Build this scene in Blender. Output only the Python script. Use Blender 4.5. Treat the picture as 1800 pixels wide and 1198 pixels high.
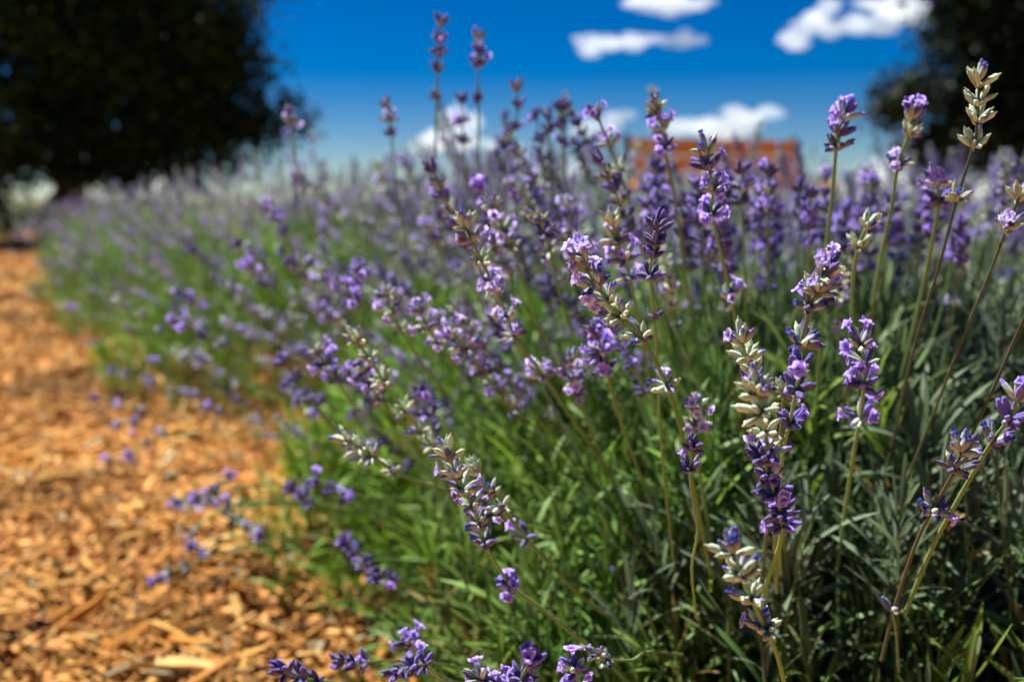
import bpy, math, random
import numpy as np
from mathutils import Vector, Matrix, Quaternion, noise

random.seed(7)
rng = np.random.default_rng(11)
S = bpy.context.scene
for o in list(bpy.data.objects):
    bpy.data.objects.remove(o)

# ------------------------------------------------------------------ camera
FPX, HOR = 1750.0, 352.0            # focal length in photo pixels (1800 wide), horizon row
CAMH = 0.50
TH = math.atan((599 - HOR) / FPX)
cam = bpy.data.cameras.new('camera')
cam.sensor_width = 36.0
cam.lens = 36.0 * FPX / 1800.0
cam.clip_start = 0.02
cam.clip_end = 6000
cam.dof.use_dof = True
cam.dof.focus_distance = 0.445
cam.dof.aperture_fstop = 6.0
cam.dof.aperture_blades = 9
co = bpy.data.objects.new('camera', cam)
S.collection.objects.link(co)
co.location = (0, 0, CAMH)
co.rotation_euler = (math.pi / 2 - TH, 0, 0)
S.camera = co
C0 = Vector((0, 0, CAMH))
FW = Vector((0, math.cos(TH), -math.sin(TH)))
UP = Vector((0, math.sin(TH), math.cos(TH)))
RT = Vector((1, 0, 0))

def at(px, py, d):
    return C0 + RT * ((px - 900) / FPX * d) + UP * (-(py - 599) / FPX * d) + FW * d

def proj(p):
    v = Vector(p) - C0
    d = v.dot(FW)
    if d <= 0.01:
        return None
    return 900 + v.dot(RT) / d * FPX, 599 - v.dot(UP) / d * FPX, d

# ------------------------------------------------------------------ sky, sun, exposure
SUN_EL, SUN_AZ = math.radians(60), math.radians(-52)     # azimuth measured from +Y towards +X
W = bpy.data.worlds.new('World')
S.world = W
W.use_nodes = True
nt = W.node_tree
nt.nodes.clear()
sky = nt.nodes.new('ShaderNodeTexSky')
sky.sky_type = 'NISHITA'
sky.sun_disc = False
sky.sun_elevation = SUN_EL
sky.sun_rotation = SUN_AZ
sky.altitude = 1500
sky.air_density = 1.0
sky.dust_density = 0.15
sky.ozone_density = 5.0
hs = nt.nodes.new('ShaderNodeHueSaturation')
hs.inputs['Hue'].default_value = 0.515
hs.inputs['Saturation'].default_value = 1.65
hs.inputs['Value'].default_value = 0.59
bg = nt.nodes.new('ShaderNodeBackground')
bg.inputs['Strength'].default_value = 0.05
out = nt.nodes.new('ShaderNodeOutputWorld')
nt.links.new(sky.outputs[0], hs.inputs['Color'])
nt.links.new(hs.outputs[0], bg.inputs[0])
nt.links.new(bg.outputs[0], out.inputs[0])

sun = bpy.data.lights.new('sun', 'SUN')
sun.energy = 5.0
sun.angle = math.radians(0.53)
sun.color = (1.0, 0.965, 0.90)
so = bpy.data.objects.new('sun', sun)
S.collection.objects.link(so)
sd = Vector((math.sin(SUN_AZ) * math.cos(SUN_EL), math.cos(SUN_AZ) * math.cos(SUN_EL), math.sin(SUN_EL)))
so.rotation_euler = sd.to_track_quat('Z', 'Y').to_euler()
so.location = sd * 20

S.view_settings.view_transform = 'Standard'
S.view_settings.look = 'None'
S.view_settings.exposure = 1.42
S.view_settings.gamma = 1
S.view_settings.use_curve_mapping = False
S.render.engine = 'CYCLES'
S.cycles.volume_bounces = 6
S.cycles.max_bounces = 6
S.cycles.diffuse_bounces = 1
S.cycles.transparent_max_bounces = 12

# ------------------------------------------------------------------ helpers
COL = S.collection

def link(o, parent=None, mat=None):
    COL.objects.link(o)
    if parent is not None:
        o.parent = parent
    if mat is not None:
        o.matrix_basis = mat
    return o

def tag(o, label=None, cat=None, group=None, kind=None):
    if label: o['label'] = label
    if cat: o['category'] = cat
    if group: o['group'] = group
    if kind: o['kind'] = kind
    return o

def empty(name, loc=(0, 0, 0)):
    o = bpy.data.objects.new(name, None)
    o.empty_display_size = 0.05
    link(o)
    o.location = loc
    return o

class MB:
    """collects triangle geometry with per-vertex pigment"""
    def __init__(s):
        s.V = []; s.F = []; s.C = []; s.M = []; s.n = 0
    def add(s, V, F, C, m=0):
        V = np.asarray(V, float); F = np.asarray(F, int)
        C = np.asarray(C, float)
        if C.ndim == 1: C = np.tile(C, (len(V), 1))
        s.V.append(V); s.F.append(F + s.n); s.C.append(C); s.M.append(np.full(len(F), m))
        s.n += len(V)
    def inst(s, T, mats, tint=None):
        """T=(V,F,C,m list) template; mats (k,4,4)"""
        V, F, C, m = T
        mats = np.asarray(mats)
        k = len(mats)
        if k == 0: return
        VV = np.einsum('kij,nj->kni', mats[:, :3, :3], V) + mats[:, None, :3, 3]
        CC = np.tile(C[None], (k, 1, 1))
        if tint is not None: CC = np.clip(CC * tint[:, None, :], 0, 1)
        FF = (F[None] + (np.arange(k) * len(V))[:, None, None]).reshape(-1, 3) + s.n
        s.V.append(VV.reshape(-1, 3)); s.F.append(FF); s.C.append(CC.reshape(-1, 3))
        s.M.append(np.tile(m, k))
        s.n += k * len(V)
    def mesh(s, name, mats, smooth=True):
        V = np.concatenate(s.V); F = np.concatenate(s.F); C = np.concatenate(s.C); M = np.concatenate(s.M)
        me = bpy.data.meshes.new(name)
        me.vertices.add(len(V)); me.vertices.foreach_set('co', V.astype(np.float32).ravel())
        me.loops.add(len(F) * 3); me.loops.foreach_set('vertex_index', F.astype(np.int32).ravel())
        me.polygons.add(len(F))
        me.polygons.foreach_set('loop_start', np.arange(0, len(F) * 3, 3, dtype=np.int32))
        me.polygons.foreach_set('loop_total', np.full(len(F), 3, dtype=np.int32))
        me.polygons.foreach_set('material_index', M.astype(np.int32))
        me.polygons.foreach_set('use_smooth', np.full(len(F), bool(smooth)))
        a = me.color_attributes.new('Col', 'FLOAT_COLOR', 'POINT')
        a.data.foreach_set('color', np.concatenate([C, np.ones((len(C), 1))], 1).astype(np.float32).ravel())
        for mm in mats: me.materials.append(mm)
        me.update()
        return me
    def template(s):
        return (np.concatenate(s.V), np.concatenate(s.F), np.concatenate(s.C), np.concatenate(s.M))

def grid_faces(nu, nv, closed=False):
    F = []
    for i in range(nu - 1):
        for j in range(nv if closed else nv - 1):
            a = i * nv + j; b = i * nv + (j + 1) % nv
            c = (i + 1) * nv + (j + 1) % nv; d = (i + 1) * nv + j
            F += [(a, b, c), (a, c, d)]
    return np.array(F)

def frame_mat(pos, d, roll=0.0, sc=1.0):
    d = Vector(d).normalized()
    q = Vector((0, 0, 1)).rotation_difference(d) @ Quaternion((0, 0, 1), roll)
    if isinstance(sc, (int, float)): sc = (sc, sc, sc)
    return Matrix.LocRotScale(Vector(pos), q, Vector(sc))

def tube(mb, pts, rad, col, sides=6, m=0, square=0.0):
    """tube along pts with parallel frames"""
    P = [Vector(p) for p in pts]
    n = len(P)
    if isinstance(rad, (int, float)): rad = [rad] * n
    t = (P[1] - P[0]).normalized()
    nrm = t.orthogonal().normalized()
    V = []
    for i in range(n):
        tt = (P[min(i + 1, n - 1)] - P[max(i - 1, 0)]).normalized()
        nrm = (nrm - tt * nrm.dot(tt)).normalized()
        b = tt.cross(nrm)
        for j in range(sides):
            a = 2 * math.pi * j / sides
            r = rad[i] * (1 + (square if j % 2 == 0 else -square))
            V.append(P[i] + nrm * (math.cos(a) * r) + b * (math.sin(a) * r))
    C = np.asarray(col, float)
    if C.ndim == 2 and len(C) == n: C = np.repeat(C, sides, axis=0)
    mb.add([tuple(v) for v in V], grid_faces(n, sides, True), C, m)

def catmull(pts, per=5):
    P = [Vector(p) for p in pts]
    P = [P[0] * 2 - P[1]] + P + [P[-1] * 2 - P[-2]]
    out = []
    for i in range(1, len(P) - 2):
        for k in range(per):
            t = k / per
            a, b, c, d = P[i - 1], P[i], P[i + 1], P[i + 2]
            out.append(0.5 * ((2 * b) + (c - a) * t + (2 * a - 5 * b + 4 * c - d) * t * t + (3 * b - a - 3 * c + d) * t ** 3))
    out.append(P[-2])
    return out

# ------------------------------------------------------------------ materials
def plant_mat(name, rough, transl, sheen=0.0, rnd=0.25, spec=0.3, bump=0.0, bscale=900):
    m = bpy.data.materials.new(name); m.use_nodes = True
    n = m.node_tree; n.nodes.clear(); L = n.links.new
    o = n.nodes.new('ShaderNodeOutputMaterial')
    at_ = n.nodes.new('ShaderNodeAttribute'); at_.attribute_name = 'Col'
    oi = n.nodes.new('ShaderNodeObjectInfo')
    mr = n.nodes.new('ShaderNodeMapRange')
    mr.inputs[3].default_value = 1 - rnd; mr.inputs[4].default_value = 1 + rnd
    L(oi.outputs['Random'], mr.inputs[0])
    tc = n.nodes.new('ShaderNodeTexCoord')
    nz = n.nodes.new('ShaderNodeTexNoise'); nz.inputs['Scale'].default_value = bscale; nz.inputs['Detail'].default_value = 3
    L(tc.outputs['Object'], nz.inputs['Vector'])
    mr2 = n.nodes.new('ShaderNodeMapRange'); mr2.inputs[3].default_value = 0.72; mr2.inputs[4].default_value = 1.28
    L(nz.outputs[0], mr2.inputs[0])
    mu = n.nodes.new('ShaderNodeMath'); mu.operation = 'MULTIPLY'
    L(mr.outputs[0], mu.inputs[0]); L(mr2.outputs[0], mu.inputs[1])
    hv = n.nodes.new('ShaderNodeHueSaturation')
    L(at_.outputs['Color'], hv.inputs['Color']); L(mu.outputs[0], hv.inputs['Value'])
    p = n.nodes.new('ShaderNodeBsdfPrincipled')
    p.inputs['Roughness'].default_value = rough
    p.inputs['Specular IOR Level'].default_value = spec
    if sheen:
        p.inputs['Sheen Weight'].default_value = sheen
        p.inputs['Sheen Roughness'].default_value = 0.45
    L(hv.outputs[0], p.inputs['Base Color'])
    if bump:
        bp = n.nodes.new('ShaderNodeBump'); bp.inputs['Strength'].default_value = bump; bp.inputs['Distance'].default_value = 0.0006
        L(nz.outputs[0], bp.inputs['Height']); L(bp.outputs[0], p.inputs['Normal'])
    if transl:
        t = n.nodes.new('ShaderNodeBsdfTranslucent'); L(hv.outputs[0], t.inputs['Color'])
        mx = n.nodes.new('ShaderNodeMixShader'); mx.inputs[0].default_value = transl
        L(p.outputs[0], mx.inputs[1]); L(t.outputs[0], mx.inputs[2]); L(mx.outputs[0], o.inputs[0])
    else:
        L(p.outputs[0], o.inputs[0])
    return m

M_leaf = plant_mat('lavender_leaf', 0.5, 0.27, sheen=0.05, rnd=0.25, bump=0.5)
M_stem = plant_mat('lavender_stem', 0.5, 0.12, sheen=0.1, rnd=0.2)
M_calyx = plant_mat('lavender_calyx', 0.7, 0.2, sheen=0.45, rnd=0.25, bump=0.6, bscale=1500)
M_petal = plant_mat('lavender_petal', 0.6, 0.5, sheen=0.1, rnd=0.2, bscale=700)
M_chip = plant_mat('wood_chip', 0.8, 0.0, rnd=0.25, spec=0.15, bump=0.8, bscale=260)
M_bark = plant_mat('tree_bark', 0.9, 0.0, rnd=0.0, spec=0.1, bump=0.8, bscale=8)
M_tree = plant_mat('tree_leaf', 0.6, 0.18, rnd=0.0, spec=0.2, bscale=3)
M_wood = plant_mat('bench_wood', 0.45, 0.0, rnd=0.12, spec=0.35, bscale=25)
M_iron = plant_mat('bench_iron', 0.5, 0.0, rnd=0.0, spec=0.5, bscale=60)
M_drop = bpy.data.materials.new('water_drop'); M_drop.use_nodes = True
_p = M_drop.node_tree.nodes['Principled BSDF']
_p.inputs['Transmission Weight'].default_value = 1.0; _p.inputs['Roughness'].default_value = 0.0; _p.inputs['IOR'].default_value = 1.33

def ground_mat(name, c1, c2, c3, sc):
    m = bpy.data.materials.new(name); m.use_nodes = True
    n = m.node_tree; L = n.links.new
    p = n.nodes['Principled BSDF']; p.inputs['Roughness'].default_value = 0.95; p.inputs['Specular IOR Level'].default_value = 0.1
    tc = n.nodes.new('ShaderNodeTexCoord')
    a = n.nodes.new('ShaderNodeTexNoise'); a.inputs['Scale'].default_value = sc; a.inputs['Detail'].default_value = 6
    v = n.nodes.new('ShaderNodeTexVoronoi'); v.inputs['Scale'].default_value = sc * 3
    L(tc.outputs['Object'], a.inputs['Vector']); L(tc.outputs['Object'], v.inputs['Vector'])
    r = n.nodes.new('ShaderNodeValToRGB')
    e = r.color_ramp.elements
    e[0].position = 0.3; e[0].color = (*c1, 1); e[1].position = 0.7; e[1].color = (*c3, 1)
    k = e.new(0.5); k.color = (*c2, 1)
    mx = n.nodes.new('ShaderNodeMath'); mx.operation = 'ADD'
    ml = n.nodes.new('ShaderNodeMath'); ml.operation = 'MULTIPLY_ADD'; ml.inputs[1].default_value = 0.35; ml.inputs[2].default_value = -0.12
    L(v.outputs['Color'], ml.inputs[0]); L(a.outputs[0], mx.inputs[0]); L(ml.outputs[0], mx.inputs[1])
    L(mx.outputs[0], r.inputs[0]); L(r.outputs[0], p.inputs['Base Color'])
    b = n.nodes.new('ShaderNodeBump'); b.inputs['Strength'].default_value = 0.9; b.inputs['Distance'].default_value = 0.02
    L(mx.outputs[0], b.inputs['Height']); L(b.outputs[0], p.inputs['Normal'])
    return m
M_mulch = ground_mat('mulch', (0.16, 0.06, 0.02), (0.38, 0.16, 0.045), (0.55, 0.27, 0.09), 22)
M_grass = ground_mat('far_ground', (0.03, 0.045, 0.015), (0.05, 0.065, 0.025), (0.09, 0.085, 0.035), 1.5)

# ------------------------------------------------------------------ ground and mulch
def sheet(name, x0, x1, y0, y1, nx, ny, z, amp, mat):
    xs = np.linspace(x0, x1, nx); ys = np.linspace(y0, y1, ny)
    V = []
    for y in ys:
        for x in xs:
            V.append((x, y, z + (amp * noise.noise(Vector((x * 2.1, y * 2.1, 3.3))) + amp * 0.5 * noise.noise(Vector((x * 7, y * 7, 1.1))) if amp else 0)))
    mb = MB(); mb.add(V, grid_faces(ny, nx), (0.4, 0.2, 0.07))
    o = bpy.data.objects.new(name, mb.mesh(name, [mat])); link(o)
    tag(o, kind='structure')
    return o
sheet('ground', -1500, 1500, -200, 2500, 2, 2, -0.03, 0, M_grass)
def mulch_z(x, y):
    return 0.012 * noise.noise(Vector((x * 2.1, y * 2.1, 3.3))) + 0.006 * noise.noise(Vector((x * 7, y * 7, 1.1)))
mulch = sheet('mulch_path', -11.0, 6.0, -1.5, 16.0, 137, 141, 0.0, 0.012, M_mulch)

# wood chips: bent splintered flakes
def chip_template(seed):
    r = random.Random(seed)
    V = []
    n = 4
    bend = r.uniform(-0.12, 0.12)
    for i in range(n):
        t = i / (n - 1)
        w = (0.5, 0.5, 0.46, 0.3)[i] * r.uniform(0.7, 1.05)
        h = 0.5 * r.uniform(0.75, 1.1)
        y = t - 0.5 + r.uniform(-0.05, 0.05)
        z = bend * math.sin(math.pi * t) * 6
        sk = r.uniform(-0.1, 0.1)
        V += [(-w + sk, y + r.uniform(-.06, .06), z - h), (w + sk, y + r.uniform(-.06, .06), z - h),
              (w * .85 + sk, y, z + h), (-w * .85 + sk, y, z + h)]
    V = np.array(V)
    F = list(map(tuple, grid_faces(n, 4, True)))
    F += [(0, 2, 1), (0, 3, 2), (12, 13, 14), (12, 14, 15)]
    return V, np.array(F)[:, ::-1] * 1, np.ones((len(V), 3)), np.zeros(len(F))
CHIPS = [chip_template(s) for s in range(6)]
CHIPCOL = np.array((.84, .90, .70)) * np.array([(0.58, 0.28, 0.085), (0.50, 0.21, 0.055), (0.40, 0.155, 0.04), (0.66, 0.36, 0.14), (0.70, 0.42, 0.2), (0.27, 0.10, 0.03), (0.31, 0.24, 0.17), (0.45, 0.17, 0.035)])
CHIPP = np.array([.2, .2, .16, .1, .04, .13, .07, .1])

def chip_mats(n, region, smin, smax):
    out = []; pos = []
    for _ in range(n):
        x, y = region()
        L = random.uniform(smin, smax) * (0.55 + random.random() ** 2)
        wd = L * random.uniform(0.16, 0.34); hh = L * random.uniform(0.04, 0.10)
        e = Matrix.LocRotScale(Vector((x, y, mulch_z(x, y) + random.uniform(0.0, 0.026))),
            (Quaternion((0, 0, 1), random.uniform(0, 6.283)) @ Quaternion((1, 0, 0), random.gauss(0, 0.36)) @ Quaternion((0, 1, 0), random.gauss(0, 0.6))),
            Vector((wd, L, hh)))
        out.append(e)
    return out

EDGE = [(0.30, -0.5), (0.20, 0.4), (0.05, 1.05), (-0.22, 1.75), (-0.50, 2.36), (-0.85, 2.9), (-1.4, 3.8), (-2.8, 6.7), (-4.6, 10.5), (-6.6, 15)]
def edge_x(y):
    for (x0, y0), (x1, y1) in zip(EDGE[:-1], EDGE[1:]):
        if y0 <= y <= y1: return x0 + (x1 - x0) * (y - y0) / (y1 - y0)
    return EDGE[-1][0]
def region_near():
    while True:
        y = 0.75 + 3.6 * random.random() ** 1.35
        x0 = -0.56 * y - 0.15; x1 = edge_x(y) + 0.35
        x = random.uniform(x0, x1)
        return x, y
def region_far():
    while True:
        y = 4.2 + 8 * random.random() ** 1.3
        x = random.uniform(-0.56 * y - 0.2, edge_x(y) + 0.2)
        return x, y
def region_bed():
    y = random.uniform(0.3, 2.0)
    return random.uniform(edge_x(y), edge_x(y) + 1.2), y

chip_me = []
for ti, T in enumerate(CHIPS):
    for ci in range(len(CHIPCOL)):
        mb = MB(); mb.add(T[0], T[1], CHIPCOL[ci]); chip_me.append((ci, mb.mesh('wood_chip', [M_chip], smooth=False)))
bycol = {ci: [m for c, m in chip_me if c == ci] for ci in range(len(CHIPCOL))}
mats = chip_mats(22000, region_near, 0.016, 0.042)
# the 300 that show largest in view and lie highest become single pieces
cand = []
for i, e in enumerate(mats):
    q = proj(e.translation)
    if q and 0 < q[0] < 1800 and 0 < q[1] < 1198:
        cand.append((-(e.to_scale().y / q[2]) - 1.2 * (e.translation.z - 0.01), i))
cand.sort()
big = set(i for _, i in cand[:300])
for i in big:
    ci = int(rng.choice(len(CHIPCOL), p=CHIPP))
    e = mats[i].copy(); e.translation.z += 0.004
    o = bpy.data.objects.new('wood_chip', random.choice(bycol[ci])); link(o, mulch, e)
rest = [m for i, m in enumerate(mats) if i not in big] + chip_mats(7000, region_far, 0.03, 0.07) + chip_mats(2500, region_bed, 0.02, 0.05)
mb = MB()
rest_np = np.array([np.array(m) for m in rest])
idx = rng.integers(0, len(CHIPS), len(rest))
for t in range(len(CHIPS)):
    sel = rest_np[idx == t]
    cc = CHIPCOL[rng.choice(len(CHIPCOL), len(sel), p=CHIPP)] * rng.uniform(0.7, 1.2, (len(sel), 1)) * np.array([np.clip(1.05 + .75 * noise.noise(Vector((m[0, 3] * 3.1, m[1, 3] * 3.1, 7.7))) + .5 * noise.noise(Vector((m[0, 3] * 9, m[1, 3] * 9, 2.2))), .4, 1.25) for m in sel])[:, None]
    mb.inst(CHIPS[t], sel, cc)
o = bpy.data.objects.new('wood_chips', mb.mesh('wood_chips', [M_chip], smooth=False)); link(o, mulch); tag(o, kind='stuff')

# ------------------------------------------------------------------ lavender templates
def leaf_template(ns, na, curve, twist=0.0, tone=(1, 1, 1)):
    """unit leaf along +Z, opening towards +X; blunt tip, sides rolled under"""
    V = []; C = []
    for i in range(ns):
        t = i / (ns - 1)
        w = 0.029 * (0.55 + 0.75 * math.sin(math.pi * min(1, t * 0.62 + 0.16)) ** 1.0)
        if t > 0.82: w *= math.sqrt(max(0.02, 1 - ((t - 0.82) / 0.185) ** 2))
        x = curve * t * t; z = t * (1 - 0.25 * abs(curve) * t)
        for j in range(na):
            u = (j / (na - 1)) * 2 - 1
            roll = -0.35 * w * abs(u) ** 2 + 0.22 * w * (1 - abs(abs(u) - 0.5) * 2) * (1 if na > 3 else 0)
            if na == 3: roll = -0.4 * w * abs(u)
            V.append((x - roll * -1.0, u * w, z))
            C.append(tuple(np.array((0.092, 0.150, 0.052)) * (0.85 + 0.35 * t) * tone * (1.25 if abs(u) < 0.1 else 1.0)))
    return np.array(V), grid_faces(ns, na), np.array(C), np.zeros((ns - 1) * (na - 1) * 2)

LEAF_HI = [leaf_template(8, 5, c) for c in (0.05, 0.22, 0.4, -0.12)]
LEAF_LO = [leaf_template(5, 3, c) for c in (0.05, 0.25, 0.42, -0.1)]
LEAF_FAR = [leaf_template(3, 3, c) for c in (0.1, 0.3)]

PALE = np.array((0.55, 0.66, 0.46)); PALE2 = np.array((0.46, 0.48, 0.42)); GREY = np.array((0.25, 0.27, 0.21))
VIOLET = np.array((0.14, 0.10, 0.44)); DARK = np.array((0.045, 0.032, 0.17)); LILAC = np.array((0.58, 0.48, 0.96))
BLUE = np.array((0.05, 0.07, 0.26)); RUST = np.array((0.35, 0.16, 0.10)); SILV = np.array((0.55, 0.53, 0.50))

def calyx_template(base, mid, tip, sides=8, rings=7, bud=1.0, flare=1.0, tipcol=None, seed=0, fat=1.0):
    r = random.Random(seed)
    prof = [(0.0, .075), (.12, .13), (.32, .175), (.55, .19), (.76, .18), (.9, .165), (.97, .12)]
    if rings == 4: prof = [(0.0, .08), (.28, .165), (.7, .185), (.95, .14)]
    prof = [(t, q * fat) for t, q in prof]
    if bud: prof += [(1.04, .10 * bud), (1.13, .075 * bud), (1.18, .012)] if rings > 4 else [(1.12, .05)]
    else: prof += [(1.0, .03)]
    V = []; C = []
    tipcol = tip if tipcol is None else tipcol
    bend = r.uniform(-.06, .06)
    for k, (t, q) in enumerate(prof):
        for j in range(sides):
            a = 2 * math.pi * j / sides
            rr = q * (1 + (0.16 if j % 2 else -0.16) * (1 if t < .95 else 0)) * flare
            V.append((math.cos(a) * rr + bend * t * t, math.sin(a) * rr, t))
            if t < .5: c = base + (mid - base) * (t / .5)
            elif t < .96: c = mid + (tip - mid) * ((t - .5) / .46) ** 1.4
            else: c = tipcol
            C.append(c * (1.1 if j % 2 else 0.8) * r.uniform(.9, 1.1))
    F = grid_faces(len(prof), sides, True)
    return np.array(V), F, np.clip(np.array(C), 0, 1), np.full(len(F), 1)

def floret_template(seed=0, lo=False, open_=1.0, col=LILAC):
    """two-lipped lavender corolla: tube, two upright upper lobes, three lower lobes; unit = 1 cm"""
    r = random.Random(seed)
    mb = MB()
    V = []; C = []
    sides = 5 if lo else 8
    for t, q in ((0.25, .06), (.5, .075), (.72, .10), (.86, .15)):
        for j in range(sides):
            a = 2 * math.pi * j / sides
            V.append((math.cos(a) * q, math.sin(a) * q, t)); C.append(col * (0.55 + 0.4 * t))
    mb.add(V, grid_faces(4, sides, True), np.array(C), 2)
    lobes = [(25, .36, .16, 28), (-25, .36, .16, 28), (105, .27, .12, 62), (180, .30, .13, 70), (255, .27, .12, 62)]
    nu, nv = (3, 3) if lo else (6, 5)
    for az, L, w, op in lobes:
        az = math.radians(az + r.uniform(-10, 10)); op = math.radians(op * open_ + r.uniform(-12, 12))
        L *= r.uniform(.85, 1.15)
        d = Vector((math.cos(az), math.sin(az), 0)); s = Vector((-math.sin(az), math.cos(az), 0))
        V = []; C = []
        for i in range(nu):
            t = i / (nu - 1)
            ang = op * (0.6 + 0.7 * t)
            p = Vector((0, 0, .82)) + d * (0.10 + L * t * math.sin(ang)) + Vector((0, 0, 1)) * (L * t * math.cos(ang))
            ww = w * (0.62 + 0.75 * math.sin(math.pi * min(1, t * .8 + .05))) * (1 if t < .8 else 0.72)
            for j in range(nv):
                u = j / (nv - 1) * 2 - 1
                ruf = 0.035 * math.sin(u * 4 + az * 3 + t * 3) * t
                q = p + s * (u * ww) + (d * -0.05 * u * u) + Vector((0, 0, ruf)) - Vector((0, 0, .05)) * (u * u * t)
                V.append(tuple(q))
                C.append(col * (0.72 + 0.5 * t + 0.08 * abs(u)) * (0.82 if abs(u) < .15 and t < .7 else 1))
        mb.add(V, grid_faces(nu, nv), np.clip(np.array(C), 0, 1), 2)
    return mb.template()

def bract_template():
    V = []; C = []
    for i, (t, w) in enumerate(((0, .12), (.35, .34), (.7, .2), (1, .01))):
        for u in (-1, 0, 1):
            V.append((0.25 * t - .12 * abs(u) * (1 - t), u * w, t * .9)); C.append(np.array((.33, .36, .17)) * (1 - .25 * t))
    F = grid_faces(4, 3)
    return np.array(V), F, np.array(C), np.full(len(F), 1)

def curl_template(col, seed):
    """withered corolla, a small crumpled cup left on the calyx tip"""
    base = calyx_template(PALE2, PALE2, VIOLET, bud=0, seed=seed)
    mb = MB(); mb.add(base[0], base[1], base[2], 1)
    r = random.Random(seed + 5)
    V = []; C = []
    for t, q in ((.92, .09), (1.04, .12), (1.14, .19), (1.2, .15)):
        for j in range(7):
            a = 2 * math.pi * j / 7
            rr = q * r.uniform(.75, 1.25)
            V.append((math.cos(a) * rr, math.sin(a) * rr, t + r.uniform(-.04, .05))); C.append(col * r.uniform(.7, 1.4))
    mb.add(V, grid_faces(4, 7, True), np.clip(np.array(C), 0, 1), 2)
    return mb.template()

def make_templates(lo):
    s, g = (5, 4) if lo else (8, 7)
    T = {}
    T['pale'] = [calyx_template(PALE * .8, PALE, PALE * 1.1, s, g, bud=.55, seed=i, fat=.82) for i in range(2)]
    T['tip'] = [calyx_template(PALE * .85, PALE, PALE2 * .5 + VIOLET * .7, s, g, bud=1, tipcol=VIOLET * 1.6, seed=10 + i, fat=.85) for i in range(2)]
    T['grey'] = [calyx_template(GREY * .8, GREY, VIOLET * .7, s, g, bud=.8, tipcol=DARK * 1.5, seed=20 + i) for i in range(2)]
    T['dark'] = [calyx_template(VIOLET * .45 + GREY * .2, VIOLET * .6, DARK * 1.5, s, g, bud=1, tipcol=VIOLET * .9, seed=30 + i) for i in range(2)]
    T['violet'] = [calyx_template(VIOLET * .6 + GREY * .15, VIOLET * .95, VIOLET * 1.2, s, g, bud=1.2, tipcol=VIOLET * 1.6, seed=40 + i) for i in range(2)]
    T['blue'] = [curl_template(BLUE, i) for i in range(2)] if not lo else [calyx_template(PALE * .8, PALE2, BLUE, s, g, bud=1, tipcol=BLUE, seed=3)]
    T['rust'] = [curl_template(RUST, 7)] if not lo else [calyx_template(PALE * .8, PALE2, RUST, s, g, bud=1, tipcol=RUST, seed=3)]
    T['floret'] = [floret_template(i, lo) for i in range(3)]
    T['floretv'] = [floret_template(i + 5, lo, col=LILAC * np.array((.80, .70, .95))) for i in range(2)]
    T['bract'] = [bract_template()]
    return T
T_HI = make_templates(False); T_LO = make_templates(True)
PARTNAME = {'pale': 'calyx', 'tip': 'calyx', 'grey': 'calyx', 'dark': 'flower_bud', 'violet': 'flower_bud', 'blue': 'calyx', 'rust': 'calyx',
            'floret': 'floret', 'floretv': 'floret', 'bract': 'bract'}

# mixture of what sits in a whorl of each look: (calyx kinds, weights, share of open florets, floret kind)
WH = {
    'p': (['pale', 'tip', 'blue'], [.80, .15, .05], 0.02, 'floret'),
    'm': (['pale', 'tip', 'grey', 'blue', 'rust'], [.3, .34, .14, .14, .08], 0.18, 'floret'),
    'g': (['grey', 'tip', 'blue', 'pale'], [.52, .2, .2, .08], 0.02, 'floretv'),
    'd': (['dark', 'violet'], [.7, .3], 0.02, 'floretv'),
    'v': (['violet', 'dark', 'tip'], [.62, .3, .08], 0.12, 'floretv'),
    'l': (['tip', 'pale', 'dark', 'grey'], [.40, .36, .1, .14], 0.42, 'floret'),
    'L': (['tip', 'violet', 'dark', 'pale'], [.4, .25, .2, .15], 0.55, 'floretv'),
}

def whorl(pos, axis, typ, n, top=False, sc=1.0, R=random):
    """list of (kind, template index, matrix) round the stem"""
    out = []
    kinds, wts, fl, fk = WH[typ]
    axis = Vector(axis).normalized()
    a0 = R.uniform(0, 6.28)
    side = axis.orthogonal().normalized()
    for i in range(n):
        lay = R.random()
        phi = a0 + 2 * math.pi * i / n * (2 if n > 8 else 1) + R.uniform(-.3, .3)
        tilt = math.radians(R.uniform(8, 38) if (top and lay > .4) else R.uniform(18, 64))
        rad = Quaternion(axis, phi) @ side
        d = axis * math.cos(tilt) + rad * math.sin(tilt)
        L = 0.0078 * sc * R.uniform(.82, 1.2)
        p = Vector(pos) + rad * 0.0009 * sc + axis * (lay * (0.0045 if top else 0.0028) * sc)
        k = R.choices(kinds, wts)[0]
        out.append((k, R.randrange(2), frame_mat(p, d, R.uniform(0, 6.28), L)))
        if R.random() < fl * (.6 if top else 1):
            fL = 0.0098 * sc * R.uniform(.72, 1.18)
            d = (d + Vector((R.gauss(0, .22), R.gauss(0, .22), R.gauss(0, .22)))).normalized()
            # upper lip (local +X) points along the stem, upwards
            q = Vector((0, 0, 1)).rotation_difference(d)
            xl = q @ Vector((1, 0, 0)); yl = q @ Vector((0, 1, 0))
            roll = math.atan2(axis.dot(yl), axis.dot(xl))
            out.append((fk, R.randrange(3), Matrix.LocRotScale(p + d * 0.0012 * sc, q @ Quaternion((0, 0, 1), roll), Vector((fL, fL, fL)))))
    for i in range(2):
        rad = Quaternion(axis, a0 + math.pi * i + .4) @ side
        d = axis * .55 + rad * .8
        q = Vector((0, 0, 1)).rotation_difference(d.normalized())
        out.append(('bract', 0, Matrix.LocRotScale(Vector(pos) - axis * .0005, q, Vector((.0045 * sc,) * 3))))
    return out

STEMC = np.array((0.155, 0.26, 0.065)); STEMD = np.array((0.12, 0.11, 0.05))

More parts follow.
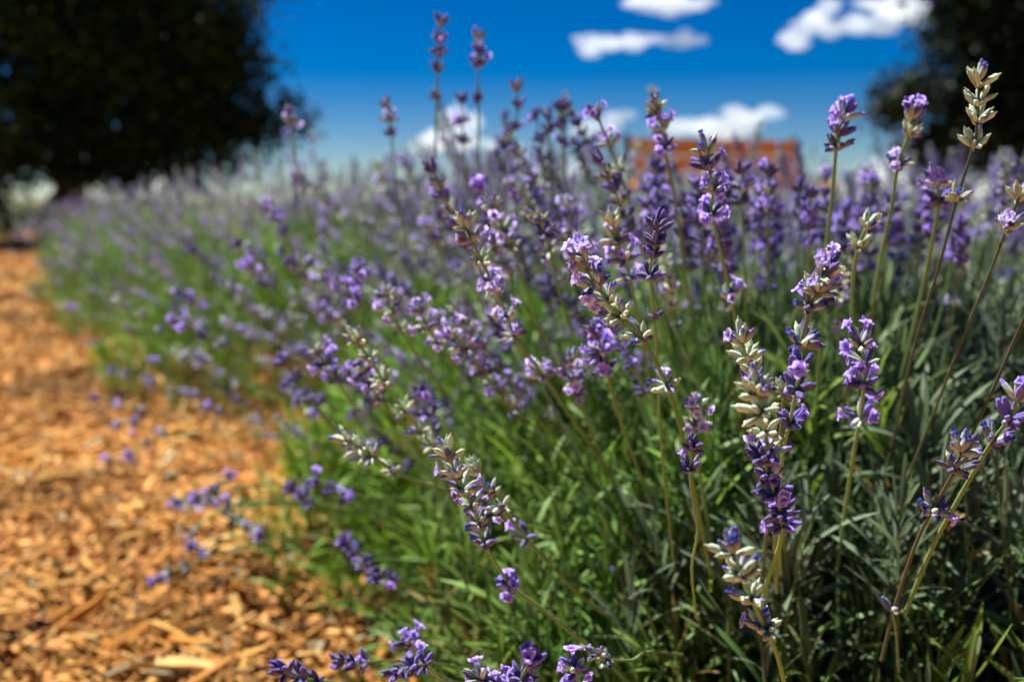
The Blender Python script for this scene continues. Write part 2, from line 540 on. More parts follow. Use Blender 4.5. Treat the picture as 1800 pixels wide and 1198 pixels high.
# shared baked variants for the many spikes -----------------------------------
def spike_variant(seed, look):
    R = random.Random(seed)
    Lst = R.uniform(.26, .36)
    bx, by = R.uniform(-.05, .05), R.uniform(-.05, .05)
    nw = R.choice((4, 5, 5, 6, 7)); gap = R.uniform(.007, .010)
    headL = gap * nw
    lone = R.random() < .65
    tot = Lst + headL
    P = []
    for i in range(9):
        t = i / 8
        P.append(Vector((bx * t * t, by * t * t, tot * t)))
    P = catmull(P, 2)
    mb = MB(); tube(mb, P, [.0012 - .0005 * i / len(P) for i in range(len(P))], [STEMC * (1.1 - .3 * i / len(P)) for i in range(len(P))], 4)
    def pos(z):
        t = z / tot
        return Vector((bx * t * t, by * t * t, z)), Vector((2 * bx * t / tot, 2 * by * t / tot, 1)).normalized()
    items = []
    for k in range(nw):
        p, a = pos(tot - gap * k - .001)
        typ = R.choice(look)
        items += whorl(p, a, typ, R.randint(8, 11), top=(k == 0), sc=R.uniform(.84, 1.02), R=R)
    low = []
    if lone:
        p, a = pos(tot - gap * nw - R.uniform(.014, .03))
        low = whorl(p, a, R.choice(look), 6, sc=1.0, R=R)
    heads = []
    for nm, its in (('flower_head', items), ('lower_whorl', low)):
        if not its: continue
        hb = MB()
        for k, j, m in its:
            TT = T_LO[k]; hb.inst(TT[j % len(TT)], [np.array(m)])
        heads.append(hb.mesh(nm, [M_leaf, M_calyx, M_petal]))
    return mb.mesh('flower_stem', [M_stem]), heads, tot
LOOKS = {'pale': 'ppmm', 'bloom': 'lpLml', 'dark': 'ddvg', 'lil': 'lvmg'}
VARS = {k: [spike_variant(hash(k) % 1000 * 0 + i * 17 + len(k) * 101 + ord(k[0]), LOOKS[k]) for i in range(6)] for k in LOOKS}

# ------------------------------------------------------------------ foliage
def shoots(R, H, n, seed, inner=0.6, lump=0.12):
    """dome of leafy shoot tips: (base, direction) pairs in plant space"""
    r = random.Random(seed); out = []
    for i in range(n):
        az = r.uniform(0, 6.2832)
        el = math.asin(r.uniform(0.03, 1.0) ** 0.8)
        lu = 1 + lump * noise.noise(Vector((math.cos(az) * 2.2 * math.cos(el) + seed, math.sin(az) * 2.2 * math.cos(el), 2 * math.sin(el))))
        rf = (inner + (1 - inner) * r.random() ** 0.75) * lu
        p = Vector((R * math.cos(el) * math.cos(az), R * math.cos(el) * math.sin(az), H * math.sin(el))) * rf
        nrm = Vector((math.cos(el) * math.cos(az) / R, math.cos(el) * math.sin(az) / R, math.sin(el) / H)).normalized()
        d = (nrm * 0.65 + Vector((0, 0, .85)) + Vector((r.gauss(0, .22), r.gauss(0, .22), r.gauss(0, .16)))).normalized()
        out.append((p, d, rf))
    return out

def shoot_leaves(p, d, r, Ls, npair, llen):
    """opposite pairs of narrow leaves along one shoot; p is the shoot tip region"""
    out = []
    side = d.orthogonal().normalized()
    a0 = r.uniform(0, 6.28)
    for k in range(npair):
        f = k / max(1, npair - 1)
        b = p - d * Ls * (1 - f)
        ang = math.radians(50 - 38 * f + r.uniform(-9, 9))
        for s in (0, 1):
            rad = Quaternion(d, a0 + k * 1.571 + s * math.pi + r.uniform(-.25, .25)) @ side
            dd = d * math.cos(ang) + rad * math.sin(ang) + Vector((0, 0, .08))
            dd.normalize()
            # local +X (upper face curl) turned away from the shoot
            q = Vector((0, 0, 1)).rotation_difference(dd)
            xl = q @ Vector((1, 0, 0)); yl = q @ Vector((0, 1, 0))
            roll = math.atan2(rad.dot(yl), rad.dot(xl)) + r.gauss(0, .25)
            L = llen * r.uniform(.7, 1.2) * (0.55 + .55 * math.sin(math.pi * (f * .75 + .15)))
            wsc = r.uniform(.75, 1.25)
            out.append((Matrix.LocRotScale(b, q @ Quaternion((0, 0, 1), roll), Vector((L * wsc, L * wsc, L))), r.randrange(4)))
    return out

def foliage(name, R, H, n, seed, tm, llen, npair, tint, keep=None, inner=.6):
    """returns (mesh of the leaves + twigs, list of leaf transforms kept out)"""
    r = random.Random(seed + 99)
    mb = MB(); mats = [[] for _ in tm]; tints = [[] for _ in tm]
    loose = []
    tw = []
    for p, d, rf in shoots(R, H, n, seed, inner):
        Ls = r.uniform(.05, .085)
        tb = np.array(tint)
        if keep is not None:
            w_ = .75 * min(1, max(0, (.02 - p.x) / .25)); tb = tb * (1 - w_) + np.array(GREEN) * w_
        if r.random() < .035: tb = np.array((2.6, 1.25, 1.1))
        elif r.random() < .16: tb = tb * np.array((1.3, 1.35, .55))
        tn = tb * r.uniform(.7, 1.25) * np.array((r.uniform(.85, 1.2), 1, r.uniform(.8, 1.15)))
        root = p - d * Ls
        tw.append((root - (d + Vector((0, 0, .3))) * .05, p, tn))
        for m, j in shoot_leaves(p, d, r, Ls, npair, llen):
            if keep is not None:
                q = keep(m, rf)
                if q == 'drop': continue
                if q is not None: loose.append((q, m, j, tn)); continue
            mats[j % len(tm)].append(np.array(m)); tints[j % len(tm)].append(tn * r.uniform(.85, 1.15))
    if keep is not None:
        loose.sort(key=lambda a: a[0])
        for _, m, j, tn in loose[300:]:
            mats[j % len(tm)].append(np.array(m)); tints[j % len(tm)].append(tn)
        loose = loose[:300]
    for j, T in enumerate(tm):
        if mats[j]: mb.inst(T, np.array(mats[j]), np.array(tints[j]))
    for a, b, tn in tw:
        if keep is not None and keep(Matrix.Translation(a), 0) == 'drop': continue
        tube(mb, [a, (a + b) / 2, b], [.0016, .0013, .0009], STEMC * .9, 3)
    return mb.mesh(name, [M_leaf]), loose

SILVER = (1.12, 1.02, 1.65); GREEN = (1.3, 1.6, 0.42); MIDG = (1.0, 1.2, 0.75)
BUSHES = []
SP = 'lavender bushes planted in the curving bed'
def bush(label, x, y):
    e = empty('lavender_bush', (x, y, 0)); tag(e, label, 'lavender', SP)
    return e

def add_spike(root, base, d, look, r, far=False, scale=1.0):
    st, hd, tot = r.choice(VARS[look])
    m = frame_mat(base, d, r.uniform(0, 6.28), scale)
    o = bpy.data.objects.new('flower_spike', st); link(o, root, m)
    for q in hd: link(bpy.data.objects.new(q.name.split('.')[0], q), o)
    return tot

def scatter_spikes(root, R, H, n, seed, mix, ok=None, zcap=.72, lean=62, zr=.55):
    r = random.Random(seed)
    c = root.location
    k = 0; tries = 0
    while k < n and tries < n * 25:
        tries += 1
        a = r.uniform(0, 6.2832); f = math.sqrt(r.random())
        tilt = math.radians(lean * f ** 1.3 + r.gauss(0, 6))
        rad = Vector((math.cos(a), math.sin(a), 0))
        d = (rad * math.sin(tilt) + Vector((0, 0, math.cos(tilt))) + Vector((r.gauss(0, .05), r.gauss(0, .05), 0))).normalized()
        base = rad * (R * zr * f) + Vector((0, 0, H * (.62 - .35 * f * f) + r.uniform(-.05, .06)))
        sc = r.uniform(.74, 1.14)
        tip = Vector(c) + base + d * .38 * sc
        if tip.z > zcap + r.gauss(0, .025): continue
        look = r.choices(list(mix), list(mix.values()))[0]
        if ok is not None and not ok(Vector(c) + base, tip): continue
        add_spike(root, base, d, look, r, scale=sc)
        k += 1

# ---- near bush: silver-green leaves fill the lower right of the picture
B1 = Vector((0.34, 0.93, 0))
near = bush('nearest lavender bush, silvery narrow leaves filling the lower right foreground', B1.x, B1.y)
def keep_near(m, rf):
    p = B1 + m.translation
    tip = p + (m.to_quaternion() @ Vector((0, 0, 1))) * m.to_scale().z
    for q in (p, tip):
        v = proj(q)
        if v is None or v[2] < .40: return 'drop'
        if v[2] < .47 and v[1] < 760: return 'drop'
    v = proj(p)
    if rf > .93 and 0 < v[0] < 1800 and 0 < v[1] < 1198 and v[2] < .75 and v[0] > 850: return v[2]
    return None
fm, loose = foliage('foliage', .50, .43, 2700, 3, LEAF_LO, .054, 7, SILVER, keep_near, inner=.5)
o = bpy.data.objects.new('foliage', fm); link(o, near); tag(o, kind='stuff')
leaf_me = []
for j in range(4):
    for q in range(3):
        mb = MB(); T = LEAF_HI[j]; mb.add(T[0], T[1], T[2] * np.array(SILVER) * (.85, 1.0, 1.18)[q]); leaf_me.append(mb.mesh('leaf', [M_leaf]))
for d_, m, j, tn in loose:
    o = bpy.data.objects.new('leaf', leaf_me[j * 3 + random.randrange(3)]); link(o, near, m)

# ------------------------------------------------------------------ traced flower spikes of the near bushes
HI_ME = {}
for k, Ts in T_HI.items():
    HI_ME[k] = []
    for T in Ts:
        mb = MB(); mb.V, mb.F, mb.C, mb.M = [T[0]], [T[1]], [T[2]], [T[3]]
        HI_ME[k].append(mb.mesh(PARTNAME[k], [M_leaf, M_calyx, M_petal]))

def hero(root, whorls, stem, d0, d1, seed, rad=.0010, sc=1.0, nn=8, label=None, col=None):
    """whorls: (px,py,type[,n[,scale]]) from the tip down; stem: further (px,py) points to the root; depth runs d0..d1"""
    R = random.Random(seed)
    px = [(w[0], w[1]) for w in whorls]
    allp = px + list(stem)
    seg = [0]
    for a, b in zip(allp[:-1], allp[1:]): seg.append(seg[-1] + math.hypot(a[0] - b[0], a[1] - b[1]))
    tot = seg[-1]
    pts = [at(p[0], p[1], d0 + (d1 - d0) * (s / tot) ** 1.25) for p, s in zip(allp, seg)]
    nh = len(whorls)
    rootp = pts[-1]
    ctr = list(reversed(pts))
    axis_top = (pts[0] - pts[1]).normalized()
    path = catmull(ctr + [pts[0] + axis_top * .002], 4)
    path = [p - rootp for p in path]
    n = len(path)
    mb = MB()
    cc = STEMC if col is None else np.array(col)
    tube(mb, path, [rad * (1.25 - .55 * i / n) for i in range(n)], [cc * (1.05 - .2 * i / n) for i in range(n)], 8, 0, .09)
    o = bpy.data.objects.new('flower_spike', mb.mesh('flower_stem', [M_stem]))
    link(o, root, Matrix.Translation(rootp - root.location))
    if label: o['label'] = label
    for i, w in enumerate(whorls):
        p = pts[i] - rootp
        a = (pts[max(0, i - 1)] - pts[i + 1]).normalized() if i + 1 < len(pts) else axis_top
        if w[2] == '.': continue
        nw = w[3] if len(w) > 3 else nn
        nw = nw if nw < 5 else int(nw * 1.35)
        s = (w[4] if len(w) > 4 else 1.0) * sc
        for k, j, m in whorl(p - a * .002, a, w[2], nw, top=(i == 0), sc=s, R=R):
            ob = bpy.data.objects.new(PARTNAME[k], HI_ME[k][j % len(HI_ME[k])])
            link(ob, o, m)
    return o, rootp

# in focus ---------------------------------------------------------------
hero(near, [(1030, 470, 'l', 9, 1.1), (1048, 500, 'm', 9), (1068, 528, 'p', 8), (1092, 556, 'p', 9, 1.05), (1128, 594, 'm', 8, 1.0), (1172, 676, 'p', 9, 1.05)],
     [(1194, 745), (1218, 850), (1250, 1010)], .435, .62, 1, rad=.00105, label='silvery flower spike with lilac tip, sharpest in the middle')
hero(near, [(1156, 402, 'd', 7, .8), (1153, 426, 'd', 7, .8), (1147, 448, 'd', 7, .8), (1143, 484, 'd', 8, .8), (1150, 560, 'v', 4, .7)],
     [(1157, 660), (1162, 780), (1185, 1000)], .45, .66, 2, rad=.0007, label='slim dark purple flower spike in bud')
hero(near, [(1446, 482, 'l', 7, 1.1), (1436, 512, 'm', 10, 1.1), (1424, 540, 'g', 8, 1.0), (1408, 604, 'g', 10, 1.05), (1380, 690, 'm', 7, .9)],
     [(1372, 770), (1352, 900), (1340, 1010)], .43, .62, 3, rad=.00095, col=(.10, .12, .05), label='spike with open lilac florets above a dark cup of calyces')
hero(near, [(1305, 602, 'm', 8), (1312, 628, 'p', 9), (1322, 652, 'p', 9), (1330, 676, 'g', 8)],
     [(1345, 740), (1365, 850), (1385, 1010)], .46, .64, 4)
hero(near, [(1332, 690, 'p', 9, 1.0), (1338, 722, 'p', 9, 1.05), (1345, 760, 'p', 8, 1.0), (1352, 800, 'm', 7)],
     [(1358, 850), (1362, 940), (1365, 1040)], .385, .56, 5, label='chunky pale cream flower spike in front of the purple one')
hero(near, [(1408, 648, 'v', 8, .95), (1400, 684, 'd', 8, .95), (1388, 745, 'd', 8, .9)], [(1376, 800), (1370, 900), (1372, 1010)], .40, .58, 6, rad=.0008)
hero(near, [(1340, 808, 'd', 8), (1352, 835, 'v', 9), (1362, 868, 'v', 9), (1372, 900, 'd', 9), (1374, 922, 'v', 6)],
     [(1370, 960), (1352, 1010), (1338, 1070)], .415, .56, 7, rad=.0010, label='deep violet flower spike over the pale foreground spike')
hero(near, [(1514, 606, 'L', 7, 1.05), (1520, 640, 'L', 7, 1.05), (1519, 676, 'L', 7, 1.05), (1512, 735, 'L', 6, 1.05)],
     [(1502, 790), (1485, 900), (1470, 1010)], .48, .66, 8, rad=.0009, label='spike of open violet florets right of centre')
hero(near, [(1288, 970, 'p', 9, 1.0), (1302, 1010, 'p', 10, 1.05), (1322, 1052, 'p', 10, 1.0), (1345, 1105, 'p', 9, 1.0)],
     [(1366, 1150), (1385, 1230), (1400, 1330)], .375, .5, 9, label='blurred pale spike low at the front')
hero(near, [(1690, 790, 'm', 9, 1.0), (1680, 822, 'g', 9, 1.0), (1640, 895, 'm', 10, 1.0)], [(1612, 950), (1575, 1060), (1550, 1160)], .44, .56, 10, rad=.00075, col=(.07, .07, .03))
hero(near, [(1790, 700, 'L', 7), (1775, 735, 'v', 8), (1745, 775, 'g', 9)], [(1700, 850), (1640, 960), (1590, 1080)], .42, .56, 11, rad=.0009)
hero(near, [(820, 398, 'p', 8, 1.05), (830, 424, 'm', 8, 1.05), (848, 462, 'p', 7), (872, 510, 'l', 8, 1.05), (893, 560, 'l', 9, 1.05), (905, 592, 'm', 8), (955, 660, 'l', 8)],
     [(1010, 740), (1080, 850), (1150, 960)], .52, .78, 12, rad=.0011, label='long leaning spike of cream calyces and lilac florets')
hero(near, [(790, 800, 'l', 8), (802, 835, 'm', 8), (815, 862, 'm', 10), (830, 890, 'm', 10), (842, 920, 'g', 9), (852, 955, 'g', 9), (900, 1030, 'L', 6, 1.1)],
     [(960, 1075), (1040, 1140), (1110, 1200)], .475, .66, 13, rad=.00095, label='leaning spike of withered calyces over the mulch edge')
hero(near, [(838, 830, 'p', 7), (862, 868, 'm', 9), (882, 892, 'l', 8), (925, 945, 'L', 4, 1.1)], [(975, 1000), (1040, 1062), (1130, 1120)], .51, .72, 14, rad=.0010)
hero(near, [(630, 600, 'p', 8), (650, 632, 'p', 7), (676, 672, 'p', 7, 1.0), (712, 722, 'p', 7), (742, 760, 'p', 8), (762, 782, 'p', 6)],
     [(815, 830), (900, 890), (1010, 960)], .56, .8, 15, label='pale cream spike leaning far left')
hero(near, [(612, 776, 'p', 6), (632, 786, 'p', 7), (655, 800, 'p', 7), (692, 828, 'p', 6)], [(750, 852), (860, 885), (990, 950)], .56, .78, 16)
hero(near, [(1078, 398, 'p', 8, 1.1), (1084, 425, 'l', 8, 1.1), (1096, 455, 'L', 8, 1.1), (1108, 490, 'm', 8)], [(1122, 560), (1150, 700), (1200, 900)], .54, .8, 17)
hero(near, [(1242, 268, 'm', 8), (1246, 296, 'd', 7), (1254, 335, 'L', 8), (1252, 380, 'L', 7), (1285, 520, 'm', 8)], [(1300, 620), (1320, 760), (1340, 900)], .5, .72, 18, rad=.0009)
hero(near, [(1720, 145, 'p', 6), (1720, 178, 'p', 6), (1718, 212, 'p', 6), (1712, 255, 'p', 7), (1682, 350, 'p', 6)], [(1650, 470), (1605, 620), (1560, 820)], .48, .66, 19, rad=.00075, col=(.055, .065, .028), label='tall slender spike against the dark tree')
hero(near, [(1484, 205, 'L', 7), (1474, 232, 'd', 8), (1470, 258, 'g', 8)], [(1464, 330), (1452, 450), (1440, 640), (1430, 800)], .54, .75, 20)
hero(near, [(1602, 208, 'L', 6), (1598, 236, 'p', 7), (1578, 292, 'm', 7)], [(1568, 360), (1540, 500), (1510, 700)], .55, .75, 21)
hero(near, [(1524, 398, 'p', 8), (1510, 432, 'p', 8)], [(1500, 490), (1495, 600), (1480, 760)], .53, .7, 22)
hero(near, [(1217, 788, 'd', 8, .75), (1213, 822, 'v', 6, .7)], [(1216, 870), (1226, 935), (1216, 1000), (1224, 1085)], .44, .56, 23, rad=.0006, label='small nodding bud on a thin wavy stalk')
hero(near, [(1222, 720, 'l', 9, 1.0), (1220, 750, 'l', 9)], [(1228, 820), (1250, 950)], .55, .68, 24)
hero(near, [(1052, 208, 'L', 8), (1070, 255, 'm', 6), (1088, 300, 'p', 6)], [(1110, 370), (1150, 520), (1200, 720)], .62, .85, 25)
hero(near, [(1152, 195, 'm', 7), (1166, 228, 'L', 7), (1168, 262, 'v', 7)], [(1185, 340), (1210, 520), (1240, 700)], .6, .85, 26)
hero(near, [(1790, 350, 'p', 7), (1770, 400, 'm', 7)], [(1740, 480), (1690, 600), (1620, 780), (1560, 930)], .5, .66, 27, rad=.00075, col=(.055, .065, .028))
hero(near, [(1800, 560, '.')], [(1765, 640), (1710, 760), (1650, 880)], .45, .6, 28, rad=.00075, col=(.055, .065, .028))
hero(near, [(1646, 322, 'L', 8), (1650, 352, 'v', 8)], [(1640, 420), (1610, 560), (1570, 720)], .56, .75, 29)
hero(near, [(1050, 592, 'L', 8), (1060, 620, 'L', 8), (1066, 650, 'v', 7)], [(1085, 720), (1120, 820), (1180, 960)], .56, .75, 30)
hero(near, [(720, 1128, 'L', 8), (735, 1160, 'v', 9)], [(775, 1190), (880, 1230)], .56, .7, 31)
hero(near, [(700, 1178, 'd', 7, .8), (725, 1172, 'd', 7, .8), (745, 1168, 'v', 5, .8)], [(775, 1190), (850, 1240)], .49, .6, 32, rad=.0007)
hero(near, [(505, 1180, 'd', 7), (530, 1190, 'd', 8), (555, 1196, 'd', 6)], [(620, 1205), (760, 1240)], .52, .65, 33)
hero(near, [(602, 1164, 'd', 6, .8), (622, 1166, 'd', 6, .8), (642, 1164, 'v', 5, .8)], [(700, 1160), (800, 1170), (950, 1200)], .54, .7, 34, rad=.0006)
hero(near, [(930, 1168, 'v', 9), (918, 1195, 'v', 9)], [(930, 1240), (960, 1300)], .47, .55, 35)
hero(near, [(1012, 1178, 'L', 8), (1018, 1205, 'L', 8)], [(1030, 1250), (1050, 1310)], .46, .55, 36)
hero(near, [(850, 1196, 'L', 8), (880, 1215, 'v', 8)], [(920, 1260), (980, 1320)], .47, .56, 37)
hero(near, [(1050, 1150, 'm', 6, .8), (1068, 1158, 'p', 6, .8)], [(1110, 1160), (1140, 1145), (1200, 1150)], .5, .6, 38, rad=.0008)
hero(near, [(1568, 1072, 'L', 2, .9)], [(1575, 1110), (1580, 1180)], .5, .56, 39, rad=.0006)
# water drop on the dark cup of the lilac-topped spike
dm = bpy.data.meshes.new('water_drop')
import bmesh
bm = bmesh.new(); bmesh.ops.create_uvsphere(bm, u_segments=20, v_segments=14, radius=.0011); bm.to_mesh(dm); bm.free()
for f in dm.polygons: f.use_smooth = True
dm.materials.append(M_drop)
o = bpy.data.objects.new('water_drop', dm); link(o); o.location = at(1405, 612, .4435)
tag(o, 'clear water drop under the dark calyx cup on the lilac-topped spike', 'water drop')

# ---- left flank bush: bright green, leaning over the mulch
Bf = Vector((0.12, 1.44, 0))
flank = bush('bright green lavender bush behind the nearest one, stalks leaning left over the mulch', Bf.x, Bf.y)
fm2, _ = foliage('foliage', .51, .40, 1700, 5, LEAF_LO, .052, 6, GREEN, None)
o = bpy.data.objects.new('foliage', fm2); link(o, flank); tag(o, kind='stuff')

tall = flank
hero(tall, [(774, 45, 'v', 7), (773, 72, 'd', 8), (771, 97, 'd', 7), (770, 124, 'd', 6), (768, 174, 'g', 6)], [(766, 270), (772, 420), (800, 600)], .80, 1.15, 50, rad=.0011, label='tallest dark spike rising against the blue sky')
hero(tall, [(840, 72, 'g', 6), (841, 92, 'd', 7), (840, 114, 'v', 7), (841, 176, 'd', 6)], [(842, 270), (850, 420), (870, 600)], .80, 1.15, 51, rad=.0010, label='second tall dark spike against the blue sky')
hero(tall, [(908, 160, 'g', 6), (910, 188, 'v', 7), (903, 225, 'd', 6), (893, 260, 'd', 6)], [(888, 320), (885, 440), (900, 620)], .84, 1.15, 52)
hero(tall, [(681, 190, 'g', 6), (684, 212, 'm', 6), (688, 238, 'v', 6)], [(694, 300), (720, 450), (770, 620)], .9, 1.2, 53)
hero(tall, [(985, 195, 'd', 7), (986, 222, 'd', 6), (992, 255, 'd', 7)], [(995, 330), (1000, 480), (1010, 640)], .85, 1.1, 54)
hero(tall, [(962, 210, 'd', 7), (964, 232, 'd', 7)], [(968, 300), (975, 450), (990, 620)], .85, 1.1, 55)
hero(tall, [(943, 208, 'd', 6), (950, 248, 'd', 6)], [(955, 310), (960, 450), (980, 620)], .88, 1.1, 56)
hero(tall, [(811, 180, 'd', 6), (812, 215, 'v', 7), (815, 250, 'v', 6)], [(820, 320), (830, 450), (860, 620)], .9, 1.15, 57)
hero(tall, [(508, 198, 'v', 7), (512, 216, 'm', 7)], [(520, 280), (560, 420), (640, 600)], .95, 1.3, 58)
# stalks that flop over the path
flop = [((560, 850, 'd'), (585, 862, 'd'), (612, 870, 'v'), (760, 880), (900, 900), .80, 1.05),
        ((515, 860, 'd'), (535, 870, 'd'), (548, 885, 'v'), (640, 900), (860, 930), .82, 1.05),
        ((640, 995, 'v'), (665, 1010, 'd'), (690, 1022, 'd'), (760, 1040), (900, 1050), .72, .9),
        ((612, 958, 'v'), (625, 970, 'd'), (650, 985, 'd'), (720, 985), (880, 1010), .78, .95),
        ((395, 846, 'L'), (380, 862, 'd'), (402, 884, 'd'), (520, 880), (760, 900), .98, 1.2),
        ((318, 880, 'L'), (350, 872, 'v'), (375, 868, 'g'), (480, 850), (740, 860), 1.0, 1.25),
        ((350, 968, 'd'), (338, 955, 'v'), (342, 930, 'g'), (420, 890), (640, 880), 1.0, 1.2),
        ((280, 1015, 'L'), (300, 1005, 'L'), (330, 995, 'g'), (430, 960), (660, 920), .95, 1.2),
        ((195, 805, 'L'), (232, 798, 'L'), (262, 775, 'g'), (350, 760), (560, 760), 1.25, 1.5),
        ((445, 935, 'L'), (430, 925, 'g'), (412, 910, 'g'), (470, 885), (640, 880), .95, 1.2),
        ((215, 745, 'L'), (240, 745, 'v'), (290, 760, 'g'), (400, 770), (600, 760), 1.25, 1.5),
        ((172, 700, 'v'), (210, 712, 'g'), (250, 722, 'm'), (330, 740), (520, 740), 1.35, 1.6),
        ((205, 650, 'L'), (225, 655, 'v'), (260, 662, 'm'), (340, 690), (520, 700), 1.5, 1.8),
        ((270, 640, 'L'), (268, 672, 'L'), (300, 700, 'p'), (360, 720), (520, 720), 1.45, 1.8),
        ((540, 720, 'v'), (520, 700, 'd'), (505, 680, 'd'), (560, 690), (700, 740), .95, 1.2)]
for i, (a, b, c, s1, s2, d0, d1) in enumerate(flop):
    fx = {'d': 'v', 'v': 'L', 'g': 'm'}
    a, b, c = [w if (i + k) % 2 else (w[0], w[1], fx.get(w[2], w[2])) for k, w in enumerate((a, b, c))]
    hero(flank, [a + (7,), b + (7,), c + (6,)], [s1, s2], d0, d1, 70 + i, rad=.001)
# mid-left spikes with soft pale and lilac heads
mid = [((560, 620, 'm'), (575, 640, 'L'), (590, 665, 'L'), (650, 740), (800, 860), .68, .95),
       ((625, 480, 'L'), (612, 500, 'L'), (620, 530, 'v'), (660, 620), (800, 800), .72, 1.0),
       ((680, 520, 'l'), (690, 548, 'l'), (705, 580, 'm'), (760, 660), (880, 800), .66, .95),
       ((740, 550, 'l'), (752, 575, 'l'), (770, 600, 'm'), (830, 680), (940, 820), .64, .92),
       ((800, 590, 'l'), (822, 615, 'm'), (850, 655, 'l'), (900, 720), (1000, 840), .62, .9),
       ((640, 655, 'L'), (650, 680, 'L'), (668, 700, 'm'), (740, 780), (880, 900), .66, .9),
       ((870, 370, 'm'), (885, 405, 'l'), (900, 435, 'm'), (930, 520), (1000, 700), .62, .9),
       ((950, 390, 'm'), (958, 412, 'd'), (965, 440, 'g'), (985, 520), (1040, 700), .6, .9),
       ((745, 700, 'd'), (752, 730, 'd'), (765, 760, 'v'), (820, 820), (940, 920), .68, .9),
       ((500, 640, 'd'), (522, 668, 'd'), (540, 700, 'v'), (620, 780), (800, 880), .85, 1.1),
       ((320, 570, 'L'), (360, 590, 'v'), (395, 605, 'm'), (480, 660), (680, 760), .95, 1.3),
       ((215, 530, 'p'), (255, 555, 'p'), (285, 580, 'g'), (380, 640), (600, 740), 1.1, 1.4),
       ((420, 435, 'L'), (440, 470, 'L'), (465, 500, 'v'), (540, 600), (700, 740), .95, 1.25),
       ((475, 370, 'L'), (490, 385, 'L'), (500, 410, 'v'), (560, 520), (700, 680), .98, 1.25),
       ((845, 335, 'L'), (862, 372, 'L'), (868, 395, 'm'), (890, 470), (930, 620), .68, .95),
       ((1000, 640, 'l'), (1010, 668, 'l'), (1015, 690, 'v'), (1040, 760), (1100, 900), .62, .8)]
for i, (a, b, c, s1, s2, d0, d1) in enumerate(mid):
    hero(flank if d1 > .96 else near, [a + (8, 1.1), b + (8, 1.1), c + (8, 1.0)], [s1, s2], d0, d1, 120 + i, rad=.001)

# deep violet spikes standing thickly behind the focused ones, right of centre
rv = random.Random(77)
for i in range(30):
    x = 1130 + i * 19 + rv.uniform(-14, 14); y = rv.uniform(296, 415) - (0 if x < 1480 else -25)
    d = rv.uniform(.66, .98); st = rv.uniform(20, 27) * .8 / d
    lx = (x - 1350) * -.10
    wh = []
    n = rv.choice((3, 4, 4, 5))
    tp = [rv.choice('ddvvL') for _ in range(n)]
    for k in range(n): wh.append((x + lx * .12 * k + rv.uniform(-2, 2), y + st * k, tp[k], 7, 1.0))
    hero(near, wh, [(x + lx * .8, y + st * n + 60), (x + lx * 2, y + st * n + 190), (x + lx * 3, y + st * n + 300)], d, d + .12, 400 + i, rad=.0009)
# ---- the many unspecific spikes
def ok_near(base, tip):
    v = proj(tip); b = proj(base)
    if v is None or b is None: return False
    if v[2] < .60 or b[2] < .5: return False
    if v[0] > 1150 and v[1] > 430: return False
    if v[1] < 270 and random.random() < .8: return False
    if v[1] < 215: return False
    if v[0] < 760 and v[2] < .9: return False
    if 1130 < v[0] < 1440 and v[1] < 285: return False
    if v[0] > 1500 and random.random() < .5: return False
    return True
scatter_spikes(near, .50, .43, 200, 21, dict(pale=1.5, bloom=3, dark=6, lil=3), ok_near, lean=55)
def ok_far(base, tip):
    v = proj(tip)
    if v is None or v[2] < .62: return False
    if 1120 < v[0] < 1450 and v[1] < 284 and random.random() < .85: return False
    if v[1] < 262 and random.random() < .6: return False
    if v[0] < 420 and v[1] < 352 - (v[0] - 60) * .19: return False
    return v[1] > 215
scatter_spikes(flank, .50, .40, 262, 22, dict(pale=3, bloom=4, dark=2, lil=2), ok_far, lean=66)

